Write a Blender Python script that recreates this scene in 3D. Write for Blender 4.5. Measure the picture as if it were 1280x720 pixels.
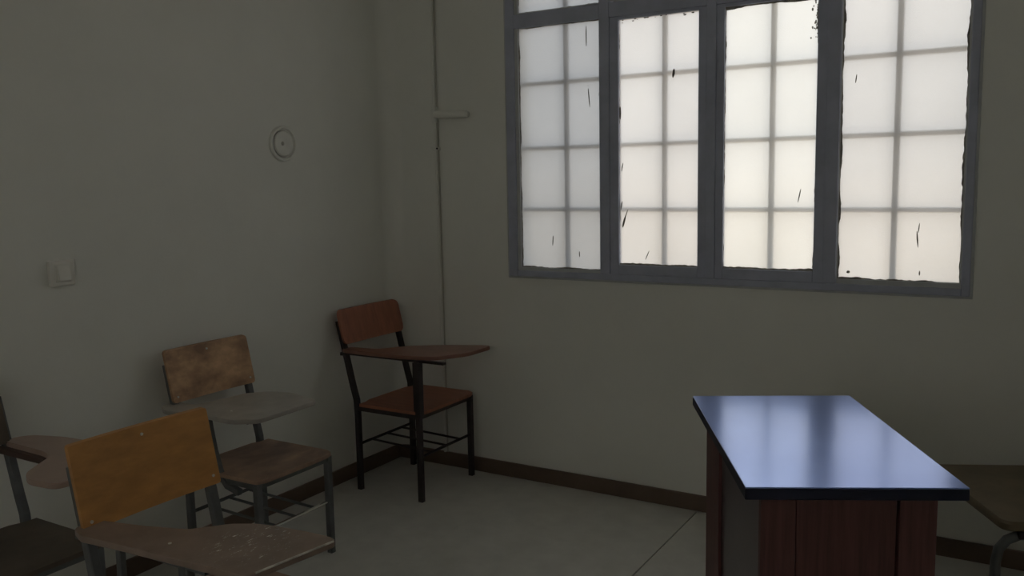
import bpy, bmesh, math, random
from mathutils import Vector, Matrix, noise
sc = bpy.context.scene
C = sc.collection
for o in list(bpy.data.objects): bpy.data.objects.remove(o)
R = random.Random(7)

# ------------------------------------------------------------------ camera
# world: room corner (left wall / window wall) at the origin, x along the window wall, room at y < 0
cam_d = bpy.data.cameras.new('camera'); cam = bpy.data.objects.new('camera', cam_d); C.objects.link(cam)
F_PX = 1092.92
cam_d.sensor_width = 36.0; cam_d.lens = F_PX / 1280 * 36; cam_d.clip_start = 0.02
def cam_axes(yaw, pitch, roll):
    f = Vector((-math.sin(yaw), math.cos(yaw), 0)); r = Vector((math.cos(yaw), math.sin(yaw), 0)); u = Vector((0, 0, 1))
    f2 = f*math.cos(pitch) - u*math.sin(pitch); u2 = f*math.sin(pitch) + u*math.cos(pitch)
    return r*math.cos(roll) + u2*math.sin(roll), -r*math.sin(roll) + u2*math.cos(roll), f2
r_, u_, f_ = cam_axes(0.54197, 0.122857, -0.0190637)
m = Matrix((r_, u_, -f_)).transposed().to_4x4(); m.translation = (3.05481, -3.80680, 1.55)
cam.matrix_world = m
sc.camera = cam

# ------------------------------------------------------------------ world, sun, exposure
w = bpy.data.worlds.new('sky'); sc.world = w; w.use_nodes = True
bg = w.node_tree.nodes['Background']
bg.inputs[0].default_value = (0.93, 0.955, 0.985, 1); bg.inputs[1].default_value = 1.45
sun_d = bpy.data.lights.new('sun', 'SUN'); sun_d.energy = 6.5; sun_d.angle = 0.01; sun_d.color = (1.0, 0.90, 0.76)
sun = bpy.data.objects.new('sun', sun_d); C.objects.link(sun)
sun.rotation_euler = (0, math.radians(-40), 0)      # stands off to the left, rakes past both window walls and lights the yard
sc.view_settings.view_transform = 'Standard'; sc.view_settings.look = 'None'
sc.view_settings.gamma = 1.0; sc.view_settings.use_curve_mapping = False
sc.view_settings.exposure = 0.0
sc.cycles.use_denoising = True
sc.cycles.max_bounces = 14; sc.cycles.diffuse_bounces = 7; sc.cycles.transmission_bounces = 10
sc.cycles.glossy_bounces = 5; sc.cycles.sample_clamp_indirect = 4.0

# ------------------------------------------------------------------ materials
def mat(name, base, rough=0.6, var=0.0, scale=6.0, stretch=(1, 1, 1), dark=None, metal=0.0, bump=0.0, bscale=60.0,
        spec=0.5, coat=0.0, detail=6.0):
    m = bpy.data.materials.new(name); m.use_nodes = True
    nt = m.node_tree; n = nt.nodes; L = nt.links
    b = n['Principled BSDF']
    b.inputs['Roughness'].default_value = rough; b.inputs['Metallic'].default_value = metal
    b.inputs['Specular IOR Level'].default_value = spec; b.inputs['Coat Weight'].default_value = coat
    b.inputs['Coat Roughness'].default_value = 0.12
    tc = n.new('ShaderNodeTexCoord'); mp = n.new('ShaderNodeMapping'); mp.inputs['Scale'].default_value = stretch
    L.new(tc.outputs['Object'], mp.inputs['Vector'])
    nz = n.new('ShaderNodeTexNoise'); nz.inputs['Scale'].default_value = scale; nz.inputs['Detail'].default_value = detail
    nz.inputs['Roughness'].default_value = 0.6
    L.new(mp.outputs[0], nz.inputs['Vector'])
    rp = n.new('ShaderNodeValToRGB')
    d = dark if dark else tuple(c*(1-var) for c in base)
    li = tuple(min(1, c*(1+var*0.5)) for c in base)
    rp.color_ramp.elements[0].position = 0.34; rp.color_ramp.elements[0].color = (*d, 1)
    rp.color_ramp.elements[1].position = 0.68; rp.color_ramp.elements[1].color = (*li, 1)
    L.new(nz.outputs['Fac'], rp.inputs[0]); L.new(rp.outputs[0], b.inputs['Base Color'])
    if bump:
        n2 = n.new('ShaderNodeTexNoise'); n2.inputs['Scale'].default_value = bscale; n2.inputs['Detail'].default_value = 4
        L.new(mp.outputs[0], n2.inputs['Vector'])
        bp = n.new('ShaderNodeBump'); bp.inputs['Strength'].default_value = bump; bp.inputs['Distance'].default_value = 0.01
        L.new(n2.outputs['Fac'], bp.inputs['Height']); L.new(bp.outputs[0], b.inputs['Normal'])
    return m

def frosted(name, tint, diffuse=0.42):
    m = bpy.data.materials.new(name); m.use_nodes = True
    nt = m.node_tree; n = nt.nodes; L = nt.links
    out = n['Material Output']; n.remove(n['Principled BSDF'])
    rf = n.new('ShaderNodeBsdfRefraction'); rf.inputs['IOR'].default_value = 1.12; rf.inputs['Roughness'].default_value = 0.75
    tr = n.new('ShaderNodeBsdfTranslucent')
    gl = n.new('ShaderNodeBsdfGlossy'); gl.inputs['Roughness'].default_value = 0.3
    tc = n.new('ShaderNodeTexCoord')
    nz = n.new('ShaderNodeTexNoise'); nz.inputs['Scale'].default_value = 2.2; nz.inputs['Detail'].default_value = 3
    L.new(tc.outputs['Object'], nz.inputs['Vector'])
    rp = n.new('ShaderNodeValToRGB')
    rp.color_ramp.elements[0].position = 0.3; rp.color_ramp.elements[0].color = (*(c*0.95 for c in tint), 1)
    rp.color_ramp.elements[1].position = 0.7; rp.color_ramp.elements[1].color = (*tint, 1)
    L.new(nz.outputs['Fac'], rp.inputs[0])
    # pebbled surface
    n2 = n.new('ShaderNodeTexVoronoi'); n2.inputs['Scale'].default_value = 260
    L.new(tc.outputs['Object'], n2.inputs['Vector'])
    bp = n.new('ShaderNodeBump'); bp.inputs['Strength'].default_value = 0.25; bp.inputs['Distance'].default_value = 0.002
    L.new(n2.outputs['Distance'], bp.inputs['Height'])
    for s in (rf, tr): L.new(rp.outputs[0], s.inputs['Color'])
    for s in (rf, tr, gl): L.new(bp.outputs[0], s.inputs['Normal'])
    m1 = n.new('ShaderNodeMixShader'); m1.inputs[0].default_value = diffuse
    L.new(rf.outputs[0], m1.inputs[1]); L.new(tr.outputs[0], m1.inputs[2])
    m2 = n.new('ShaderNodeMixShader'); m2.inputs[0].default_value = 0.04
    L.new(m1.outputs[0], m2.inputs[1]); L.new(gl.outputs[0], m2.inputs[2])
    L.new(m2.outputs[0], out.inputs['Surface'])
    return m

def scuffed(name, base, centre, half, amount=0.62):
    """painted board with pale scratch marks worn into one patch of its face (object space)"""
    m = mat(name, base, rough=0.42, var=0.22, scale=9, bump=0.05)
    nt = m.node_tree; n = nt.nodes; L = nt.links; b = n['Principled BSDF']
    old = b.inputs['Base Color'].links[0].from_socket
    tc = n.new('ShaderNodeTexCoord'); mp = n.new('ShaderNodeMapping')
    mp.inputs['Rotation'].default_value = (0, 0, 0.2); mp.inputs['Scale'].default_value = (75, 22, 1)
    L.new(tc.outputs['Object'], mp.inputs['Vector'])
    nz = n.new('ShaderNodeTexNoise'); nz.inputs['Scale'].default_value = 1.5; nz.inputs['Detail'].default_value = 7; nz.inputs['Roughness'].default_value = 0.75
    L.new(mp.outputs[0], nz.inputs['Vector'])
    th = n.new('ShaderNodeValToRGB'); th.color_ramp.elements[0].position = amount; th.color_ramp.elements[1].position = amount + 0.05
    L.new(nz.outputs['Fac'], th.inputs[0])
    # soft elliptical limit of the worn patch
    sub = n.new('ShaderNodeVectorMath'); sub.operation = 'SUBTRACT'; sub.inputs[1].default_value = centre
    dv = n.new('ShaderNodeVectorMath'); dv.operation = 'DIVIDE'; dv.inputs[1].default_value = half
    ln = n.new('ShaderNodeVectorMath'); ln.operation = 'LENGTH'
    L.new(tc.outputs['Object'], sub.inputs[0]); L.new(sub.outputs[0], dv.inputs[0]); L.new(dv.outputs[0], ln.inputs[0])
    lr = n.new('ShaderNodeMapRange'); lr.inputs[1].default_value = 0.75; lr.inputs[2].default_value = 1.1
    lr.inputs[3].default_value = 1; lr.inputs[4].default_value = 0
    L.new(ln.outputs['Value'], lr.inputs[0])
    mu = n.new('ShaderNodeMath'); mu.operation = 'MULTIPLY'
    L.new(th.outputs[0], mu.inputs[0]); L.new(lr.outputs[0], mu.inputs[1])
    mx = n.new('ShaderNodeMix'); mx.data_type = 'RGBA'
    L.new(mu.outputs[0], mx.inputs[0]); L.new(old, mx.inputs[6]); mx.inputs[7].default_value = (0.85, 0.83, 0.78, 1)
    L.new(mx.outputs[2], b.inputs['Base Color'])
    return m

M = {
 'wall': mat('wall_paint', (0.80, 0.81, 0.765), rough=0.62, var=0.05, scale=1.6, bump=0.12, bscale=9),
 'ceil': mat('ceiling_paint', (0.86, 0.86, 0.83), rough=0.8, var=0.03),
 'tile': mat('floor_tile', (0.62, 0.62, 0.585), rough=0.38, var=0.10, scale=7, bump=0.02),
 'grout': mat('floor_joint', (0.07, 0.06, 0.05), rough=0.9),
 'skirt': mat('skirting_brown', (0.15, 0.105, 0.08), rough=0.5, var=0.2, scale=5),
 'frame': mat('window_paint', (0.43, 0.46, 0.57), rough=0.5, var=0.12, scale=8, bump=0.06),
 'bead': mat('bead_paint', (0.52, 0.54, 0.55), rough=0.55, var=0.12, scale=9),
 'putty': mat('putty_paint', (0.27, 0.255, 0.225), rough=0.8, var=0.35, scale=40),
 'iron': mat('grille_iron', (0.12, 0.14, 0.19), rough=0.6, var=0.2),
 'pane_grey': frosted('frosted_glass_grey', (0.635, 0.645, 0.655)),
 'pane_dull': frosted('frosted_glass_dull', (0.845, 0.84, 0.83)),
 'pane': frosted('frosted_glass', (0.915, 0.915, 0.895)),
 'pane_rear': frosted('frosted_glass_rear', (0.98, 0.98, 0.97), 0.8),
 'grey_tube': mat('tube_grey', (0.52, 0.51, 0.46), rough=0.6),
 'pvc': mat('conduit_paint', (0.78, 0.79, 0.745), rough=0.6, var=0.06, scale=9),
 'switch': mat('switch_plastic', (0.80, 0.79, 0.74), rough=0.5),
 'rose': mat('cover_paint', (0.80, 0.81, 0.765), rough=0.6, var=0.05, scale=12),
 'steel_grey': mat('chair_steel_grey', (0.135, 0.145, 0.15), rough=0.45, var=0.25, scale=14, metal=0.15),
 'steel_dark': mat('chair_steel_dark', (0.035, 0.028, 0.03), rough=0.4, var=0.25, scale=14, metal=0.1),
 'strap_brown': mat('arm_strap_brown', (0.09, 0.055, 0.045), rough=0.5, var=0.2),
 'worn_lit_edge': mat('worn_lit_edge_paint', (0.72, 0.69, 0.63), rough=0.4, var=0.45, scale=30),
 'chrome': mat('bare_steel', (0.75, 0.75, 0.73), rough=0.2, metal=1.0),
 'screw': mat('screw_steel', (0.75, 0.74, 0.70), rough=0.35, metal=0.3),
 'red_wood': mat('red_brown_board', (0.39, 0.155, 0.095), rough=0.45, var=0.22, scale=7, stretch=(1, 6, 1)),
 'red_table': mat('red_brown_tablet', (0.26, 0.13, 0.095), rough=0.35, var=0.2, scale=8),
 'worn_wood': mat('worn_brown_board', (0.70, 0.44, 0.25), rough=0.55, dark=(0.26, 0.15, 0.085), scale=11, stretch=(1, 0.8, 1.3), bump=0.06),
 'worn_seat': mat('worn_brown_seat', (0.52, 0.35, 0.24), rough=0.5, dark=(0.21, 0.145, 0.12), scale=6, stretch=(1.2, .7, 1), bump=0.05),
 'grey_table': mat('grey_brown_tablet', (0.42, 0.395, 0.36), rough=0.42, var=0.2, scale=8, bump=0.04),
 'orange_wood': mat('orange_plywood', (0.56, 0.28, 0.09), rough=0.4, var=0.22, scale=5, stretch=(1, 1.6, 5), bump=0.02),
 'dark_seat': mat('dark_seat_board', (0.13, 0.105, 0.08), rough=0.5, var=0.3, scale=7),
 'taupe_table': mat('taupe_tablet', (0.40, 0.295, 0.245), rough=0.42, var=0.12, scale=7),
 'olive_table': mat('olive_brown_tablet', (0.17, 0.135, 0.085), rough=0.6, var=0.25, scale=7),
 'desk_top': mat('desk_blue_laminate', (0.33, 0.48, 1.0), rough=0.23, var=0.05, metal=0.88, spec=1.0, coat=0.45),
 'desk_edge': mat('desk_edge_band', (0.006, 0.008, 0.028), rough=0.5),
 'desk_wood': mat('desk_dark_wood', (0.15, 0.06, 0.056), rough=0.55, dark=(0.08, 0.033, 0.032), scale=5, stretch=(14, 14, 0.8), bump=0.02),
 'desk_side': mat('desk_side_laminate', (0.085, 0.068, 0.075), rough=0.3, var=0.15, scale=5),
 'ground': mat('yard_ground', (0.48, 0.43, 0.36), rough=0.9, var=0.2, scale=0.7),
 'brick': mat('outer_render', (0.5, 0.45, 0.38), rough=0.9),
}

# ------------------------------------------------------------------ helpers
def tag(o, label=None, cat=None, group=None, kind=None):
    if label: o['label'] = label
    if cat: o['category'] = cat
    if group: o['group'] = group
    if kind: o['kind'] = kind
    return o
def empty(name, loc=(0, 0, 0), rz=0):
    o = bpy.data.objects.new(name, None); C.objects.link(o); o.location = loc; o.rotation_euler = (0, 0, rz)
    o.empty_display_size = 0.1
    return o
def obj(name, bm, material, parent=None, smooth=False):
    me = bpy.data.meshes.new(name); bmesh.ops.recalc_face_normals(bm, faces=bm.faces[:]); bm.to_mesh(me); bm.free()
    me.materials.append(M[material] if isinstance(material, str) else material)
    if smooth:
        for p in me.polygons: p.use_smooth = True
        me.set_sharp_from_angle(angle=math.radians(40))
    o = bpy.data.objects.new(name, me); C.objects.link(o)
    if parent: o.parent = parent
    return o
def box(bm, x0, x1, y0, y1, z0, z1, bev=0.0):
    vs = [bm.verts.new((x, y, z)) for x in (x0, x1) for y in (y0, y1) for z in (z0, z1)]
    fs = [bm.faces.new([vs[i] for i in q]) for q in ((0, 1, 3, 2), (4, 6, 7, 5), (0, 4, 5, 1), (2, 3, 7, 6), (0, 2, 6, 4), (1, 5, 7, 3))]
    if bev:
        es = list({e for f in fs for e in f.edges})
        bmesh.ops.bevel(bm, geom=es, offset=bev, segments=2, affect='EDGES', profile=0.5)
def bx(x0, x1, y0, y1, z0, z1, bev=0.0):
    bm = bmesh.new(); box(bm, x0, x1, y0, y1, z0, z1, bev); return bm
def tube(bm, pts, rad, n=8, square=False, up=Vector((0, 1, 0)), flat=None):
    """sweep a round or square section along pts; flat=(half_a, half_b) for a flat bar"""
    pts = [Vector(p) for p in pts]; rings = []
    for i, p in enumerate(pts):
        d = ((pts[i]-pts[i-1]).normalized() if i else Vector()) + ((pts[i+1]-pts[i]).normalized() if i < len(pts)-1 else Vector())
        d.normalize()
        a = up - d*up.dot(d)
        if a.length < 1e-3: a = Vector((1, 0, 0)) - d*d.x
        a.normalize(); b = d.cross(a)
        k = 1.0
        if 0 < i < len(pts)-1:
            k = 1/max(0.5, math.cos((pts[i]-pts[i-1]).angle(pts[i+1]-pts[i])/2))
        if flat or square:
            ha, hb = flat if flat else (rad, rad)
            c = 0.22*min(ha, hb)
            prof = [(-ha+c, -hb), (ha-c, -hb), (ha, -hb+c), (ha, hb-c), (ha-c, hb), (-ha+c, hb), (-ha, hb-c), (-ha, -hb+c)]
            rings.append([bm.verts.new(p + a*x + b*y*k) for x, y in prof])
        else:
            rings.append([bm.verts.new(p + a*rad*math.cos(t*2*math.pi/n) + b*rad*k*math.sin(t*2*math.pi/n)) for t in range(n)])
    nn = len(rings[0])
    for r0, r1 in zip(rings, rings[1:]):
        for j in range(nn): bm.faces.new((r0[j], r0[(j+1) % nn], r1[(j+1) % nn], r1[j]))
    bm.faces.new(rings[0][::-1]); bm.faces.new(rings[-1])
def tb(pts, rad, **k):
    bm = bmesh.new(); tube(bm, pts, rad, **k); return bm
def rounded(poly, rad=0.03, seg=4):
    out = []; n = len(poly)
    for i in range(n):
        a, b, c = Vector(poly[i-1]), Vector(poly[i]), Vector(poly[(i+1) % n])
        r0 = rad[i] if isinstance(rad, (list, tuple)) else rad
        p = b + (a-b).normalized()*min(r0, (a-b).length*0.48); q = b + (c-b).normalized()*min(r0, (c-b).length*0.48)
        for s in range(seg+1):
            t = s/seg; out.append((p*(1-t)+b*t)*(1-t) + (b*(1-t)+q*t)*t)
    return out
def slab(poly, z0, z1, bev=0.002):
    """a plate of outline poly (x, y) between z0 and z1 with softened rims"""
    bm = bmesh.new()
    c = sum((Vector(p) for p in poly), Vector((0, 0)))/len(poly)
    def ring(z, inset):
        return [bm.verts.new((p[0]-(p[0]-c.x)/max(1e-6, (Vector(p)-c).length)*inset, p[1]-(p[1]-c.y)/max(1e-6, (Vector(p)-c).length)*inset, z)) for p in poly]
    rs = [ring(z0, bev), ring(z0+bev, 0), ring(z1-bev, 0), ring(z1, bev)]
    n = len(poly)
    for a, b in zip(rs, rs[1:]):
        for j in range(n): bm.faces.new((a[j], a[(j+1) % n], b[(j+1) % n], b[j]))
    bm.faces.new(rs[0][::-1]); bm.faces.new(rs[-1])
    return bm
def lathe(prof, n=32, axis='x'):
    bm = bmesh.new(); rings = []
    for rr, h in prof:
        rings.append([bm.verts.new((h, rr*math.cos(t*2*math.pi/n), rr*math.sin(t*2*math.pi/n))) for t in range(n)])
    for a, b in zip(rings, rings[1:]):
        for j in range(n): bm.faces.new((a[j], a[(j+1) % n], b[(j+1) % n], b[j]))
    bm.faces.new(rings[0][::-1]); bm.faces.new(rings[-1])
    return bm

# ------------------------------------------------------------------ the room
XR, YF, ZC = 4.3, -5.2, 2.95                    # right wall, wall behind the camera, ceiling
WX0, WX1, WZ0, WZ1 = 0.757, 2.842, 1.066, 2.78  # window opening
T = 0.20
bm = bmesh.new()
box(bm, -T, WX0, 0, T, 0, ZC); box(bm, WX1, XR+T, 0, T, 0, ZC)
box(bm, WX0, WX1, 0, T, 0, WZ0); box(bm, WX0, WX1, 0, T, WZ1, ZC)
tag(obj('wall_back', bm, 'wall'), 'beige plastered wall with the large frosted window', 'wall', kind='structure')
bm = bx(-T, 0, YF, 0, 0, ZC)
# plaster is swept round the inner corner: concave fillet above the baseboard
FR = 0.085; q0 = []; q1 = []
for z, q in ((0.0775, q0), (ZC, q1)):
    for k in range(9):
        t_ = k/8*math.pi/2
        q.append(bm.verts.new((FR-FR*math.cos(t_), -FR+FR*math.sin(t_), z)))
    q.append(bm.verts.new((0.0, 0.0, z)))
for k in range(10): bm.faces.new((q0[k], q0[(k+1) % 10], q1[(k+1) % 10], q1[k]))
bm.faces.new(q0); bm.faces.new(q1[::-1])
tag(obj('wall_left', bm, 'wall', smooth=True), 'beige plastered wall with light switch behind the tablet chairs', 'wall', kind='structure')
tag(obj('wall_right', bx(XR, XR+T, YF, 0, 0, ZC), 'wall'), 'beige plastered wall out of view beyond the desk', 'wall', kind='structure')
VX0, VX1, VZ0, VZ1 = 1.0, 3.0, 1.05, 2.35                    # unseen window added behind the viewer to brighten the room
bm = bmesh.new()
box(bm, -T, VX0, YF-T, YF, 0, ZC); box(bm, VX1, XR+T, YF-T, YF, 0, ZC)
box(bm, VX0, VX1, YF-T, YF, 0, VZ0); box(bm, VX0, VX1, YF-T, YF, VZ1, ZC)
tag(obj('wall_front', bm, 'wall'), 'beige plastered wall behind the viewer', 'wall', kind='structure')
tag(obj('ceiling', bx(-T, XR+T, YF-T, T, ZC, ZC+T), 'ceil'), 'pale plastered ceiling of the classroom', 'ceiling', kind='structure')
floor = tag(obj('floor', bx(-T, XR+T, YF-T, T, -0.16, -0.012), 'grout'), 'grey beige tiled floor with one dark joint', 'floor', kind='structure')
# tiles: tight joints, one wider dark joint at x = 1.757
TS = 0.43925
ys = [0.0]
while ys[-1] > YF: ys.append(max(YF, ys[-1]-0.62))
xs = [0.0]
k = 0
while xs[-1] < XR:
    k += 1; xs.append(min(XR, k*TS*2))
tile_mesh = {}
for i in range(len(xs)-1):
    for j in range(len(ys)-1):
        g0 = 0.0025 if abs(xs[i]-4*TS) < 1e-3 else 0.0002
        g1 = 0.0025 if abs(xs[i+1]-4*TS) < 1e-3 else 0.0002
        x0, x1, y1, y0 = xs[i]+g0, xs[i+1]-g1, ys[j]-0.0002, ys[j+1]+0.0002
        key = (round(x1-x0, 4), round(y1-y0, 4))
        if key not in tile_mesh:
            b_ = bx(0, x1-x0, 0, y1-y0, -0.012, 0.0); t_ = obj('tile', b_, 'tile', floor); tile_mesh[key] = t_.data
        else:
            t_ = bpy.data.objects.new('tile', tile_mesh[key]); C.objects.link(t_); t_.parent = floor
        t_.location = (x0, y0, 0)
BH = 0.077
tag(obj('baseboard_back', bx(0, XR, -0.014, 0, 0, BH, 0.003), 'skirt'), 'dark brown baseboard along the window wall', 'baseboard', kind='structure')
tag(obj('baseboard_left', bx(0, 0.014, YF, -0.014, 0, BH, 0.003), 'skirt'), 'dark brown baseboard along the wall behind the chairs', 'baseboard', kind='structure')
tag(obj('baseboard_right', bx(XR-0.014, XR, YF, -0.014, 0, BH, 0.003), 'skirt'), 'dark brown baseboard along the far right wall', 'baseboard', kind='structure')
tag(obj('baseboard_front', bx(0.014, XR-0.014, YF, YF+0.014, 0, BH, 0.003), 'skirt'), 'dark brown baseboard behind the viewer', 'baseboard', kind='structure')
bm = bmesh.new(); box(bm, -40, 45, T+0.02, 60, -0.6, -0.5); box(bm, -40, 45, -65, YF-T-0.02, -0.6, -0.5)
tag(obj('ground', bm, 'ground'), 'pale sunlit yard outside behind the frosted window', 'ground', kind='structure')


# ------------------------------------------------------------------ window
win = tag(empty('window_1', (1.8, 0, WZ0)), 'wide grey painted steel window with frosted panes', 'window', kind='structure')
def wpart(name, bm, material, parent=win):
    bmesh.ops.translate(bm, verts=bm.verts[:], vec=(-1.8, 0, -WZ0)) if parent is win else None
    return obj(name, bm, material, parent)
Y0, Y1 = -0.014, 0.034
G = [(0.825, 1.265), (1.358, 1.749), (1.857, 2.254), (2.347, 2.804)]     # glass edges of the four lights
GB = [1.112, 1.146, 1.146, 1.116]                                        # lower glass edges
GT = [2.286, 2.276, 2.266, 2.262]
TR0, TR1 = 2.276, 2.355
def ring_piece(x0, x1, z0, z1, y0=Y0, y1=Y1, bev=0.003): return bx(x0, x1, y0, y1, z0, z1, bev)
wpart('frame_stile', ring_piece(WX0, 0.806, WZ0, WZ1), 'frame')
wpart('frame_stile', ring_piece(2.811, WX1, WZ0, WZ1), 'frame')
wpart('frame_rail', ring_piece(0.806, 2.811, WZ0, 1.096), 'frame')
wpart('frame_rail', ring_piece(0.806, 2.811, WZ1-0.045, WZ1), 'frame')
for x0, x1 in ((1.267, 1.318), (1.782, 1.826), (2.291, 2.344)):
    wpart('mullion', ring_piece(x0, x1, 1.096, WZ1-0.045, Y0-0.002), 'frame')
edges = [0.806, 1.267, 1.318, 1.782, 1.826, 2.291, 2.344, 2.811]
for i in range(4):
    wpart('transom', ring_piece(edges[2*i], edges[2*i+1], TR0+0.008, TR1-0.004, Y0-0.001), 'frame')
# slim flange of the frame lapping over the plaster
for nm, a in (('frame_flange', (WX0-0.010, WX0+0.004, WZ0-0.010, WZ1)), ('frame_flange', (WX1-0.004, WX1+0.010, WZ0-0.010, WZ1)), ('frame_flange', (WX0+0.004, WX1-0.004, WZ0-0.010, WZ0+0.004))):
    wpart(nm, bx(a[0], a[1], -0.006, 0.0, a[2], a[3], 0.001), 'bead')
# glazing beads of the two fixed outer lights
for x0, x1, g0, g1, gb in ((0.806, 1.267, 0.825, 1.265, GB[0]), (2.344, 2.811, 2.347, 2.804, GB[3])):
    wpart('bead', bx(x0, g0, -0.006, 0.024, 1.096, TR0+0.008, 0.001), 'bead'); wpart('bead', bx(g1, x1, -0.006, 0.024, 1.096, TR0+0.008, 0.0008), 'bead')
    wpart('bead', bx(g0, g1, -0.006, 0.024, 1.096, gb, 0.001), 'bead')
for i in range(4):
    wpart('bead', bx(G[i][0]-0.02, G[i][1]+0.02, -0.005, 0.024, TR1-0.006, TR1+0.003, 0.001), 'bead')
    if i in (0, 3): wpart('bead', bx(G[i][0], G[i][1], -0.006, 0.024, GT[i]-0.002, TR0+0.010, 0.001), 'bead')
    for a_, b_ in ((edges[2*i], G[i][0]), (G[i][1], edges[2*i+1])):
        wpart('bead', bx(min(a_, b_-0.001), b_, -0.005, 0.024, TR1+0.003, WZ1-0.045, 0.0004), 'bead')
# two opening sashes in the middle
for x0, x1, g0, g1 in ((1.318, 1.782, 1.358, 1.749), (1.826, 2.291, 1.857, 2.254)):
    bm = bmesh.new()
    box(bm, x0, g0+0.004, -0.008, 0.024, 1.096, TR0+0.008, 0.002); box(bm, g1-0.004, x1, -0.008, 0.024, 1.096, TR0+0.008, 0.002)
    box(bm, g0+0.004, g1-0.004, -0.008, 0.024, 1.096, 1.142, 0.002); box(bm, g0+0.004, g1-0.004, -0.008, 0.024, TR0-0.006, TR0+0.008, 0.002)
    wpart('sash', bm, 'frame')
def ragged(x0, x1, z0, z1, seed, wid, y):
    """putty and brushed paint lapping unevenly over the rim of a pane: closed strip with a ragged inner edge"""
    bm = bmesh.new(); pts = []
    n = 46
    for s in range(n): pts.append((x0+(x1-x0)*s/n, z0, 0, 1))
    for s in range(n*2): pts.append((x1, z0+(z1-z0)*s/(2*n), -1, 0))
    for s in range(n): pts.append((x1-(x1-x0)*s/n, z1, 0, -1))
    for s in range(n*2): pts.append((x0, z1-(z1-z0)*s/(2*n), 1, 0))
    cx, cz = (x0+x1)/2, (z0+z1)/2
    O, I, Ob, Ib = [], [], [], []
    for x, z, nx, nz in pts:
        v = noise.noise(Vector((x*9+seed, z*9, seed*3.1))) + 0.5*noise.noise(Vector((x*55+seed, z*55, seed)))
        d = max(0.0012, wid*(0.55 + 0.9*v))
        # keep the corners closed
        tx = max(min(x, x1-d), x0+d) if nx == 0 else x+nx*d
        tz = max(min(z, z1-d), z0+d) if nz == 0 else z+nz*d
        ox = x-0.006 if x <= x0+1e-6 else x+0.006 if x >= x1-1e-6 else x
        oz = z-0.006 if z <= z0+1e-6 else z+0.006 if z >= z1-1e-6 else z
        O.append(bm.verts.new((ox, y-0.007, oz))); I.append(bm.verts.new((tx, y-0.0015, tz)))
        Ob.append(bm.verts.new((ox, y+0.001, oz))); Ib.append(bm.verts.new((tx, y+0.0005, tz)))
    N = len(pts)
    for j in range(N):
        k = (j+1) % N
        bm.faces.new((O[j], O[k], I[k], I[j])); bm.faces.new((I[j], I[k], Ib[k], Ib[j]))
        bm.faces.new((Ib[j], Ib[k], Ob[k], Ob[j])); bm.faces.new((Ob[j], Ob[k], O[k], O[j]))
    return bm
GY = 0.006
panes = []
for i, (x0, x1) in enumerate(G):
    for lo, hi, up in ((GB[i], GT[i], False), (TR1+0.002, WZ1-0.05, True)):
        pm = ('pane_grey', 'pane_dull', 'pane', 'pane_dull')[i]
        p_ = wpart('pane', bx(x0-0.012, x1+0.012, GY, GY+0.004, lo-0.012, hi+0.012), pm)
        wpart('putty', ragged(x0, x1, lo, hi, i*7.3+(3 if up else 0)+1.7, (0.007, 0.006, 0.008, 0.009)[i], GY), 'putty')
        panes.append(p_)
# paint runs and scratches on the panes  (x, z, half width, half height, lean)
for x, z, hw, hh, ln in ((1.193, 2.215, .0022, .048, 0), (1.625, 2.011, .005, .02, 0.003), (1.205, 1.93, .0022, .045, -.004), (1.001, 1.248, .002, .026, .002), (1.147, 1.185, .002, .014, 0),
      (2.186, 1.462, .002, .03, .006), (2.648, 1.285, .0022, .034, -.003), (2.652, 1.33, .0016, .02, .002), (1.383, 1.345, .004, .028, .008), (1.392, 1.375, .002, .03, .012),
      (1.375, 1.60, .002, .02, .004), (1.37, 1.42, .0025, .022, .004), (1.50, 1.19, .0018, .022, .01), (2.40, 1.93, .002, .018, .002), (2.39, 1.145, .006, .006, 0), (2.66, 1.15, .002, .01, 0), (1.366, 1.85, .0035, .03, .0),
      (1.745, 1.75, .003, .02, 0)) + tuple((2.248-0.03*R.random()**2, 2.10+0.155*R.random(), .0012+.002*R.random(), .002+.006*R.random(), 0) for _ in range(34)) \
      + tuple((1.37+0.36*R.random(), 2.268-0.014*R.random()**2, .002+.004*R.random(), .001+.002*R.random(), 0) for _ in range(16)):
    bm = bmesh.new(); k = 10
    a = [bm.verts.new((x+hw*math.cos(t*2*math.pi/k)*(1+0.4*R.random())+ln*math.sin(t*2*math.pi/k), GY-0.0012, z+hh*math.sin(t*2*math.pi/k))) for t in range(k)]
    b = [bm.verts.new((v.co.x, GY+0.0003, v.co.z)) for v in a]
    bm.faces.new(a); bm.faces.new(b[::-1])
    for j in range(k): bm.faces.new((a[j], a[(j+1) % k], b[(j+1) % k], b[j]))
    wpart('paint_fleck', bm, 'putty')
# burglar bars outside, a little behind the glass
gr = tag(empty('window_grille', (1.8, 0.036, WZ0)), 'iron security grille of crossed bars seen through the frosted glass', 'grille')
GRY = 0.036; sc_ = 1 + GRY/3.807
def gpart(bm):
    bmesh.ops.translate(bm, verts=bm.verts[:], vec=(-1.8, -GRY, -WZ0)); return obj('bar', bm, 'iron', gr)
for x in (1.088, 1.587, 2.070, 2.561):
    X = 3.0548+(x-3.0548)*sc_
    gpart(bx(X-0.0115, X+0.0115, GRY-0.006, GRY+0.006, WZ0, WZ1, 0.001))
for z in (2.33, 2.014, 1.702, 1.402):
    Z = 1.55+(z-1.55)*sc_
    gpart(bx(WX0, WX1, GRY+0.006, GRY+0.016, Z-0.010, Z+0.010, 0.001))

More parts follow.
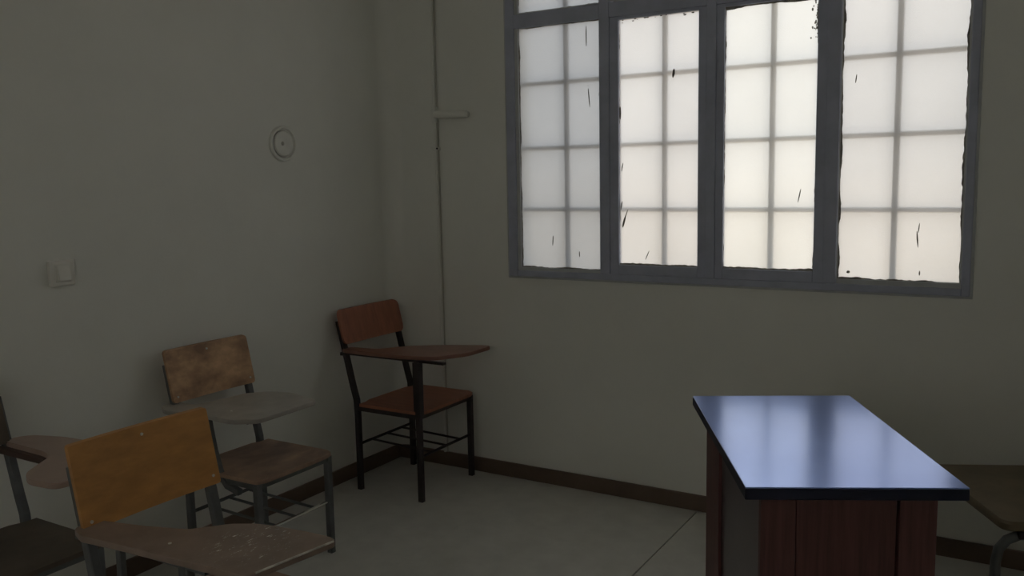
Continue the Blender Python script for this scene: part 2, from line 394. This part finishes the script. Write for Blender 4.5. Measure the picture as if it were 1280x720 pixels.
win2 = tag(empty('added_window', (2.0, YF, VZ0)), 'added frosted window behind the viewer that brightens the room', 'window', kind='structure')
def w2(name, bm, material):
    bmesh.ops.translate(bm, verts=bm.verts[:], vec=(-2.0, -YF, -VZ0)); return obj(name, bm, material, win2)
w2('frame_stile', bx(VX0, VX0+0.05, YF-0.034, YF+0.012, VZ0, VZ1, 0.003), 'frame')
w2('frame_stile', bx(VX1-0.05, VX1, YF-0.034, YF+0.012, VZ0, VZ1, 0.003), 'frame')
w2('frame_rail', bx(VX0+0.05, VX1-0.05, YF-0.034, YF+0.012, VZ0, VZ0+0.05, 0.003), 'frame')
w2('frame_rail', bx(VX0+0.05, VX1-0.05, YF-0.034, YF+0.012, VZ1-0.05, VZ1, 0.003), 'frame')
ed = [VX0+0.05 + i*(VX1-VX0-0.1)/4 for i in range(5)]
for x in ed[1:-1]: w2('mullion', bx(x-0.03, x+0.03, YF-0.034, YF+0.014, VZ0+0.05, VZ1-0.05, 0.003), 'frame')
for i in range(4):
    w2('pane', bx(ed[i]+(0.02 if i else -0.01), ed[i+1]-(0.02 if i < 3 else -0.01), YF-0.012, YF-0.008, VZ0+0.04, VZ1-0.04), 'pane_rear')

# ------------------------------------------------------------------ wall fittings
cd = tag(empty('cable_conduit', (0.322, -0.003, BH)), 'painted vertical plastic conduit with a short side branch near the corner', 'conduit')
def cpart(n, bm, m='pvc', sm=True):
    bmesh.ops.translate(bm, verts=bm.verts[:], vec=(-0.322, 0, -BH)); return obj(n, bm, m, cd, sm)
cpart('pipe', tb([(0.316, -0.011, 1.93), (0.315, -0.011, ZC)], 0.0085, n=12))
cpart('pipe', tb([(0.325, -0.011, BH), (0.325, -0.011, 0.6), (0.320, -0.011, 1.87)], 0.0085, n=12))
cpart('grey_tube', tb([(0.3305, -0.006, 1.93), (0.3285, -0.006, ZC)], 0.004, n=8), 'grey_tube')  # thin tube down the pipe's right side, darker than the pipe
cpart('grey_tube', tb([(0.338, -0.006, BH), (0.338, -0.006, 0.6), (0.3335, -0.006, 1.87)], 0.0035, n=8), 'grey_tube')
cpart('tee', tb([(0.32, -0.016, 1.855), (0.32, -0.016, 1.935)], 0.016, n=12))
cpart('branch', tb([(0.325, -0.020, 1.897), (0.50, -0.020, 1.890), (0.522, -0.018, 1.889)], 0.019, n=14))
cpart('end_cap', tb([(0.515, -0.019, 1.889), (0.531, -0.016, 1.888)], 0.016, n=14))
cpart('clip', bx(0.300, 0.342, -0.026, -0.0005, 1.712, 1.730, 0.003), sm=False)
cpart('clip_screw', tb([(0.338, -0.024, 1.721), (0.338, -0.029, 1.721)], 0.005, n=8), 'steel_dark')

sw = tag(empty('light_switch', (0, -1.935, 1.245)), 'cream square rocker light switch on the left wall', 'light switch')
obj('plate', bx(0.0005, 0.022, -0.046, 0.046, -0.046, 0.046, 0.003), 'switch', sw)
obj('bezel', bx(0.021, 0.026, -0.030, 0.030, -0.032, 0.032, 0.002), 'switch', sw)
bm = bmesh.new()
vs = [(0.020, -0.022, -0.025), (0.020, 0.022, -0.025), (0.020, 0.022, 0.025), (0.020, -0.022, 0.025), (0.038, -0.022, -0.025), (0.038, 0.022, -0.025), (0.028, 0.022, 0.025), (0.028, -0.022, 0.025)]
v = [bm.verts.new(c) for c in vs]
for q in ((0, 1, 2, 3), (4, 5, 6, 7), (0, 1, 5, 4), (1, 2, 6, 5), (2, 3, 7, 6), (3, 0, 4, 7)): bm.faces.new([v[i] for i in q])
obj('rocker', bm, 'switch', sw)

rs = tag(empty('junction_cover', (0, -0.797, 1.739)), 'round painted-over junction box cover high on the left wall', 'box cover')
obj('outer_ring', lathe([(0.083, 0.0005), (0.083, 0.010), (0.079, 0.015), (0.072, 0.015), (0.068, 0.0040), (0.064, 0.0040), (0.064, 0.0005)], 40), 'rose', rs, True)
obj('disc', lathe([(0.0595, 0.0005), (0.0595, 0.009), (0.055, 0.014), (0.040, 0.016), (0.020, 0.012), (0.008, 0.009)], 40), 'rose', rs, True)
b_ = lathe([(0.009, 0.010), (0.009, 0.013), (0.006, 0.015)], 12); bmesh.ops.translate(b_, verts=b_.verts[:], vec=(0, -0.008, 0)); obj('centre_screw', b_, 'grey_tube', rs, True)

# ------------------------------------------------------------------ desk
DA = 0.4764
DX, DY = 2.532, -1.370; DH = 0.836
desk = tag(empty('teacher_desk', (DX, DY, 0), DA), 'dark wood teacher desk with glossy blue laminate top', 'desk')
HW, HL = 0.251, 0.4285                     # half width (local x), half length (local y)
obj('desktop', bx(-HW, HW, -HL, HL, DH-0.0035, DH, 0.0008), 'desk_top', desk)
obj('edge_band', bx(-HW-0.001, HW+0.001, -HL-0.001, HL+0.001, DH-0.031, DH-0.0035, 0.003), 'desk_edge', desk)
DB = DH-0.031
IL, IR, IE = -HW+0.042, HW-0.056, -HL+0.030
# near end panel of three upright boards, the middle one set back
xa, xb = IL+0.083, IR-0.087
obj('end_board', bx(IL, xa-0.0015, IE, IE+0.022, 0.0, DB, 0.0015), 'desk_wood', desk)
obj('end_board', bx(xa+0.0005, xb-0.004, IE+0.004, IE+0.026, 0.0, DB, 0.0015), 'desk_wood', desk)
obj('end_board', bx(xb+0.002, IR, IE, IE+0.022, 0.0, DB, 0.0015), 'desk_wood', desk)
obj('end_panel', bx(IL, IR, HL-0.05, HL-0.028, 0.0, DB, 0.0015), 'desk_wood', desk)
obj('side_panel', bx(IL+0.006, IL+0.024, IE+0.024, HL-0.052, 0.06, DB, 0.001), 'desk_side', desk)
# far leg board on the long side, its edge curving out toward the foot
ye = HL-0.05
prof = [(ye, 0.0), (ye, DB), (ye-0.23, DB), (ye-0.23, 0.46)]
for s in range(1, 9):
    t = s/8; prof.append((ye-0.23-0.24*t*t, 0.46-0.46*t))
bm = bmesh.new()
a = [bm.verts.new((IL-0.004, y, z)) for y, z in prof]; b = [bm.verts.new((IL+0.005, y, z)) for y, z in prof]
bm.faces.new(a); bm.faces.new(b[::-1])
for j in range(len(a)): bm.faces.new((a[j], a[(j+1) % len(a)], b[(j+1) % len(a)], b[j]))
obj('leg_board', bm, 'desk_wood', desk)
# drawer pedestal on the far long side
obj('pedestal', bx(IR-0.30, IR-0.02, IE+0.03, IE+0.36, 0.08, 0.70, 0.002), 'desk_wood', desk)
for i in range(3):
    z0 = 0.09+i*0.205
    d_ = obj('drawer', bx(IR-0.019, IR-0.003, IE+0.035, IE+0.355, z0, z0+0.195, 0.002), 'desk_side', desk)
    obj('handle', tb([(IR-0.003, IE+0.14, z0+0.12), (IR+0.018, IE+0.15, z0+0.12), (IR+0.018, IE+0.24, z0+0.12), (IR-0.003, IE+0.25, z0+0.12)], 0.004, up=Vector((0, 0, 1))), 'chrome', d_, True)

# ------------------------------------------------------------------ tablet-arm chairs
def chair(loc, rz, label, width, depth, steel, back_m, seat_m, tab_m, tablet, tab_z, seat_z=0.452, back=(0.743, 0.917), back_lean=0.245,
          mirror=False, tab_tilt=0.0, style='post', tube_r=0.0135, rad=None, front_rod='same', bow=0.010, dished=False, screws=True, post_top=None, tab_rad=0.028, over=0.020):
    """local frame: x forward, y to the sitter's left, origin on the floor under the back-right leg; tablet outline given in this frame"""
    t = tag(empty('tablet_chair', loc, rz), label, 'chair', 'tablet arm chairs in the classroom')
    W, D = width, depth
    zs = seat_z-0.016
    lean = lambda z: -(z-zs)*back_lean if z > zs else 0.0
    ptop = post_top or back[1]-0.06
    r = tube_r
    for y in (0, W):
        pts = [(0, y, 0.0)] + [(0, y, zs-0.05), (lean(zs+0.03)*0.6, y, zs+0.03), (lean(zs+0.1), y, zs+0.1), (lean(ptop), y, ptop)]
        obj('back_leg', tb(pts, r, square=True), steel, t)
        topz = zs-0.002
        if style == 'post' and y == (W if mirror else 0): topz = tab_z-0.02
        obj('front_leg', tb([(D, y, 0.0), (D, y, topz)], r, square=True), steel, t)
    # seat rails
    h = 0.011
    bm = bmesh.new()
    for y in (0, W): box(bm, r, D-r, y-h, y+h, zs-0.024, zs-0.001)
    for x in (0, D): box(bm, x-h, x+h, r, W-r, zs-0.024, zs-0.001)
    obj('seat_frame', bm, steel, t)
    # seat board, a little rounded and dished
    bm = bmesh.new(); nx, ny = 10, 10
    X0, X1, Ya, Yb = 0.012, D+0.022, -0.020, W+0.020
    def spt(u, v, top):
        x = X0+(X1-X0)*u; y = Ya+(Yb-Ya)*v
        c = 0.03
        # rounded front corners
        if u > 0.9 and (v < 0.1 or v > 0.9):
            k = min((u-0.9)/0.1, 1)*min((0.1-min(v, 1-v))/0.1, 1); x -= c*0.35*k; y += c*0.35*k*(1 if v < 0.5 else -1)
        notch = 0.016 if u < 0.01 and (v < 0.12 or v > 0.88) else 0
        z = seat_z if top else seat_z-0.015
        z -= (0.011 if dished else 0.005)*math.sin(math.pi*min(1, max(0, v)))*math.sin(math.pi*min(1, max(0, u*0.92)))
        if u > 0.95: z -= 0.003
        return (x+notch, y, z)
    tp = [[bm.verts.new(spt(i/nx, j/ny, True)) for j in range(ny+1)] for i in range(nx+1)]
    bt = [[bm.verts.new(spt(i/nx, j/ny, False)) for j in range(ny+1)] for i in range(nx+1)]
    for i in range(nx):
        for j in range(ny):
            bm.faces.new((tp[i][j], tp[i+1][j], tp[i+1][j+1], tp[i][j+1])); bm.faces.new((bt[i][j], bt[i][j+1], bt[i+1][j+1], bt[i+1][j]))
    for i in range(nx):
        bm.faces.new((tp[i][0], bt[i][0], bt[i+1][0], tp[i+1][0])); bm.faces.new((tp[i][ny], tp[i+1][ny], bt[i+1][ny], bt[i][ny]))
    for j in range(ny):
        bm.faces.new((tp[0][j], tp[0][j+1], bt[0][j+1], bt[0][j])); bm.faces.new((tp[nx][j], bt[nx][j], bt[nx][j+1], tp[nx][j+1]))
    obj('seat', bm, seat_m, t, True)
    # backrest board: rounded rectangle, slightly bowed, standing on the front of the leaning posts
    bm = bmesh.new()
    fr = lambda y, z: lean(z) + r*1.02 - bow*math.sin(math.pi*(y+over)/(W+2*over))*0.9
    # horizontal strips so that the bow is smooth
    ncol = 12
    ys_ = [-over+(W+2*over)*i/ncol for i in range(ncol+1)]
    def zlim(y):
        e = min(y+over, W+over-y); rr = rad or 0.014
        return rr-math.sqrt(max(0, rr*rr-(rr-min(e, rr))**2))
    ys_ = sorted(set(ys_ + [-over+(rad or 0.014)*q for q in (0.1, 0.35, 0.7, 1.0)] + [W+over-(rad or 0.014)*q for q in (0.1, 0.35, 0.7, 1.0)]))
    th = 0.013
    cols = []
    for y in ys_:
        c = zlim(y); z0, z1 = back[0]+c, back[1]-c
        cols.append([bm.verts.new((fr(y, z)+dx, y, z)) for z, dx in ((z0, 0), (z0+0.002, th), ((z0+z1)/2, th), (z1-0.002, th), (z1, 0))])
    for a, b in zip(cols, cols[1:]):
        for j in range(5): bm.faces.new((a[j], a[(j+1) % 5], b[(j+1) % 5], b[j]))
    bm.faces.new(cols[0]); bm.faces.new(cols[-1][::-1])
    bk = obj('backrest', bm, back_m, t, True)
    if screws:
        for y, z in ((0.004, back[0]+0.024), (W-0.002, back[0]+0.028), (W*0.5, back[1]-0.026)):
            x = fr(y, z)+th
            obj('screw', tb([(x-0.001, y, z), (x+0.0025, y, z)], 0.0045, n=8), 'screw', bk)
    # book rack: back bar, front bar and rods between them
    zr = 0.235
    obj('rack_bar', tb([(0, r, zr), (0, W-r, zr)], 0.0075), steel, t, True)
    obj('rack_bar', tb([(D, r, zr-0.012), (D, W-r, zr-0.012)], 0.0075), 'chrome' if front_rod == 'chrome' else steel, t, True)
    for k in range(3):
        y = W*(0.22+0.28*k)
        obj('rack_rod', tb([(0, y, zr), (D, y, zr-0.012)], 0.006), steel, t, True)
    # writing tablet
    pl = rounded(tablet, rad=tab_rad, seg=4)
    tx = sum(p[0] for p in pl)/len(pl); ty = sum(p[1] for p in pl)/len(pl)
    bm = slab([(p[0]-tx, p[1]-ty) for p in pl], -0.018, 0.0, 0.0025)
    tab = obj('tablet', bm, tab_m, t); tab.location = (tx, ty, tab_z); tab.rotation_euler = (0, tab_tilt, 0)
    ys0 = W if mirror else 0; sg = -1 if mirror else 1
    # steel strap under the arm and its support
    x0 = lean(tab_z)
    if style == 'post':
        obj('arm_strap', bx(x0, D+0.16, ys0-0.013, ys0+0.013, tab_z-0.030, tab_z-0.0185, 0.001), steel, t)
        obj('support_plate', bx(D-0.019, D+0.019, ys0-0.017, ys0+0.017, seat_z-0.03, tab_z-0.031, 0.002), steel, t)
    elif style == 'bent':
        obj('arm_strap', bx(x0, D-0.02, ys0-0.012, ys0+0.012, tab_z-0.028, tab_z-0.0185, 0.001), steel, t)
        yb = ys0 - sg*0.004
        obj('support_bar', tb([(0.14, yb, tab_z-0.02), (0.150, yb, tab_z-0.08), (0.166, yb, tab_z-0.16), (0.195, yb, zs+0.01), (0.235, yb, zs-0.034), (0.30, yb, zs-0.05)], 0.012, square=True), steel, t)
    elif style == 'strap':
        obj('arm_strap', bx(x0, 0.185, ys0-0.030, ys0-0.004, tab_z-0.040, tab_z-0.0185, 0.002), 'strap_brown', t)
    else:
        obj('arm_strap', bx(x0, D+0.02, ys0-0.013, ys0+0.013, tab_z-0.030, tab_z-0.0185, 0.001), steel, t)
        obj('support_bar', tb([(0.085, ys0, tab_z-0.02), (0.082, ys0, zs+0.06), (0.11, ys0, zs-0.01)], 0.009, square=True), steel, t)
        obj('support_bar', tb([(D-0.06, ys0, tab_z-0.02), (D-0.06, ys0, zs-0.01)], 0.014, square=True), steel, t)
    obj('arm_bracket', bx(x0-0.016, x0+0.02, ys0-0.02, ys0+0.02, tab_z-0.036, tab_z-0.019, 0.002), steel, t)
    if screws:
        for q in ((0.245, 0.025),):
            obj('screw', tb([(q[0], ys0+q[1], tab_z-0.002), (q[0], ys0+q[1], tab_z+0.0015)], 0.0045, n=8, up=Vector((1, 0, 0))), 'screw', t)
    return t

def local(poly, ox, oy, rz=0.0):
    c, s = math.cos(-rz), math.sin(-rz)
    return [((x-ox)*c-(y-oy)*s, (x-ox)*s+(y-oy)*c) for x, y in poly]

# red-brown chair in the corner
ox, oy = 0.155, -0.522
chair((ox, oy, 0), 0, 'red-brown tablet chair with dark frame in the corner under the conduit', 0.440, 0.385, 'steel_dark', 'red_wood', 'red_wood', 'red_table',
      local([(0.085, -0.552), (0.48, -0.552), (0.640, -0.505), (0.722, -0.345), (0.728, -0.155), (0.69, -0.15), (0.505, -0.225), (0.337, -0.335), (0.25, -0.47), (0.085, -0.484)], ox, oy),
      0.724, rad=0.03, screws=False, post_top=0.86)
# worn brown chair against the left wall
ox, oy = 0.160, -1.560
chair((ox, oy, 0), 0, 'worn brown tablet chair with stained backrest standing against the left wall', 0.385, 0.393, 'steel_grey', 'worn_wood', 'worn_seat', 'grey_table',
      local([(0.075, -1.602), (0.150, -1.650), (0.36, -1.618), (0.50, -1.628), (0.592, -1.572), (0.585, -1.252), (0.40, -1.205), (0.30, -1.225), (0.225, -1.30), (0.215, -1.43), (0.19, -1.535), (0.075, -1.535)], ox, oy),
      0.680, seat_z=0.438, back=(0.685, 0.897), style='bent', back_lean=0.22, front_rod='chrome', dished=True)
# orange chair in front
ox, oy = 1.040, -2.525
scuff = scuffed('scuffed_tablet', (0.30, 0.225, 0.185), (0.155, 0.03, 0), (0.115, 0.12, 0.1), 0.58)
chair((ox, oy, 0), 0, 'orange plywood tablet chair with scratched tablet, nearest to the viewer', 0.395, 0.393, 'steel_grey', 'orange_wood', 'worn_seat', scuff,
      local([(1.040, -2.576), (0.985, -2.556), (0.972, -2.515), (0.985, -2.492), (1.130, -2.458), (1.248, -2.418), (1.318, -2.340), (1.378, -2.307), (1.432, -2.296), (1.530, -2.284), (1.614, -2.283), (1.628, -2.292), (1.590, -2.520), (1.575, -2.536), (1.358, -2.551), (1.175, -2.563)], ox, oy),
      0.690, seat_z=0.445, back=(0.675, 0.900), style='double', back_lean=0.215, tab_rad=0.012, rad=0.008)
orange_tab = [o for o in C.objects if o.name.startswith('tablet') and o.parent and 'orange' in o.parent.get('label', '')][-1]
obj('worn_lit_edge', tb([(1.5915-ox-orange_tab.location.x, -2.512-oy-orange_tab.location.y, -0.0015), (1.6265-ox-orange_tab.location.x, -2.297-oy-orange_tab.location.y, -0.0015)], 0.0026, n=6), 'worn_lit_edge', orange_tab)  # pale strip: worn paint, with the rim's highlight put into its colour
# chair cut by the left edge of the photograph: tablet on the other side
ox, oy = 0.165, -2.615
chair((ox, oy, 0), 0, 'dark brown tablet chair with left-hand taupe tablet, beside the orange chair', 0.390, 0.393, 'steel_grey', 'dark_seat', 'dark_seat', 'taupe_table',
      local([(0.085, -2.235), (0.085, -2.185), (0.112, -2.148), (0.233, -2.108), (0.60, -2.075), (0.680, -2.12), (0.682, -2.345), (0.670, -2.412), (0.555, -2.425), (0.493, -2.395), (0.400, -2.262), (0.330, -2.240)], ox, oy),
      0.708, seat_z=0.445, back=(0.70, 0.91), style='strap', mirror=True, back_lean=0.285, screws=False, over=0.0)
# teacher's chair drawn up to the long side of the desk, facing it
tc = tag(empty('teacher_chair', (2.878, -0.560, 0), math.atan2(-0.469, -0.883)), 'wide olive brown chair with bent steel legs behind the desk at the right edge', 'chair')
SW = 0.285
obj('seat', slab(rounded([(0.0, -SW), (0.0, SW), (-0.44, SW-0.02), (-0.44, -SW+0.02)], 0.045, 6), 0.438, 0.470, 0.008), 'olive_table', tc, True)
for sgn in (-1, 1):
    y = sgn*(SW-0.028)
    obj('front_leg', tb([(0.008, y, 0.0), (0.008, y, 0.330), (0.0, y, 0.375), (-0.024, y, 0.404), (-0.060, y, 0.419), (-0.20, y, 0.421)], 0.0155, n=10), 'steel_grey', tc, True)
    obj('back_leg', tb([(-0.47, y, 0.0), (-0.43, y, 0.40), (-0.43, y, 0.46), (-0.47, y, 0.62), (-0.52, y, 0.88)], 0.0125, n=10), 'steel_grey', tc, True)
    obj('side_rail', tb([(-0.18, y, 0.426), (-0.43, y, 0.424)], 0.0125, n=10), 'steel_grey', tc, True)
    obj('rail_pad', bx(-0.40, -0.05, y-0.02, y+0.02, 0.412, 0.4375, 0.003), 'steel_dark', tc)
obj('cross_rail', tb([(-0.40, -SW+0.03, 0.424), (-0.40, SW-0.03, 0.424)], 0.011, n=10, up=Vector((0, 0, 1))), 'steel_grey', tc, True)
bm = bmesh.new(); cols = []
for i in range(13):
    y = -SW+0.01+(2*SW-0.02)*i/12; bo = 0.03*(1-(y/SW)**2); e = 0.02*(abs(y)/SW)**6
    cols.append([bm.verts.new(v_) for v_ in ((-0.462-bo, y, 0.64+e), (-0.440-bo, y, 0.645+e), (-0.478-bo, y, 0.885-e), (-0.500-bo, y, 0.89-e))])
for c0, c1 in zip(cols, cols[1:]):
    for j in range(4): bm.faces.new((c0[j], c0[(j+1) % 4], c1[(j+1) % 4], c1[j]))
bm.faces.new(cols[0]); bm.faces.new(cols[-1][::-1])
obj('backrest', bm, 'olive_table', tc, True)
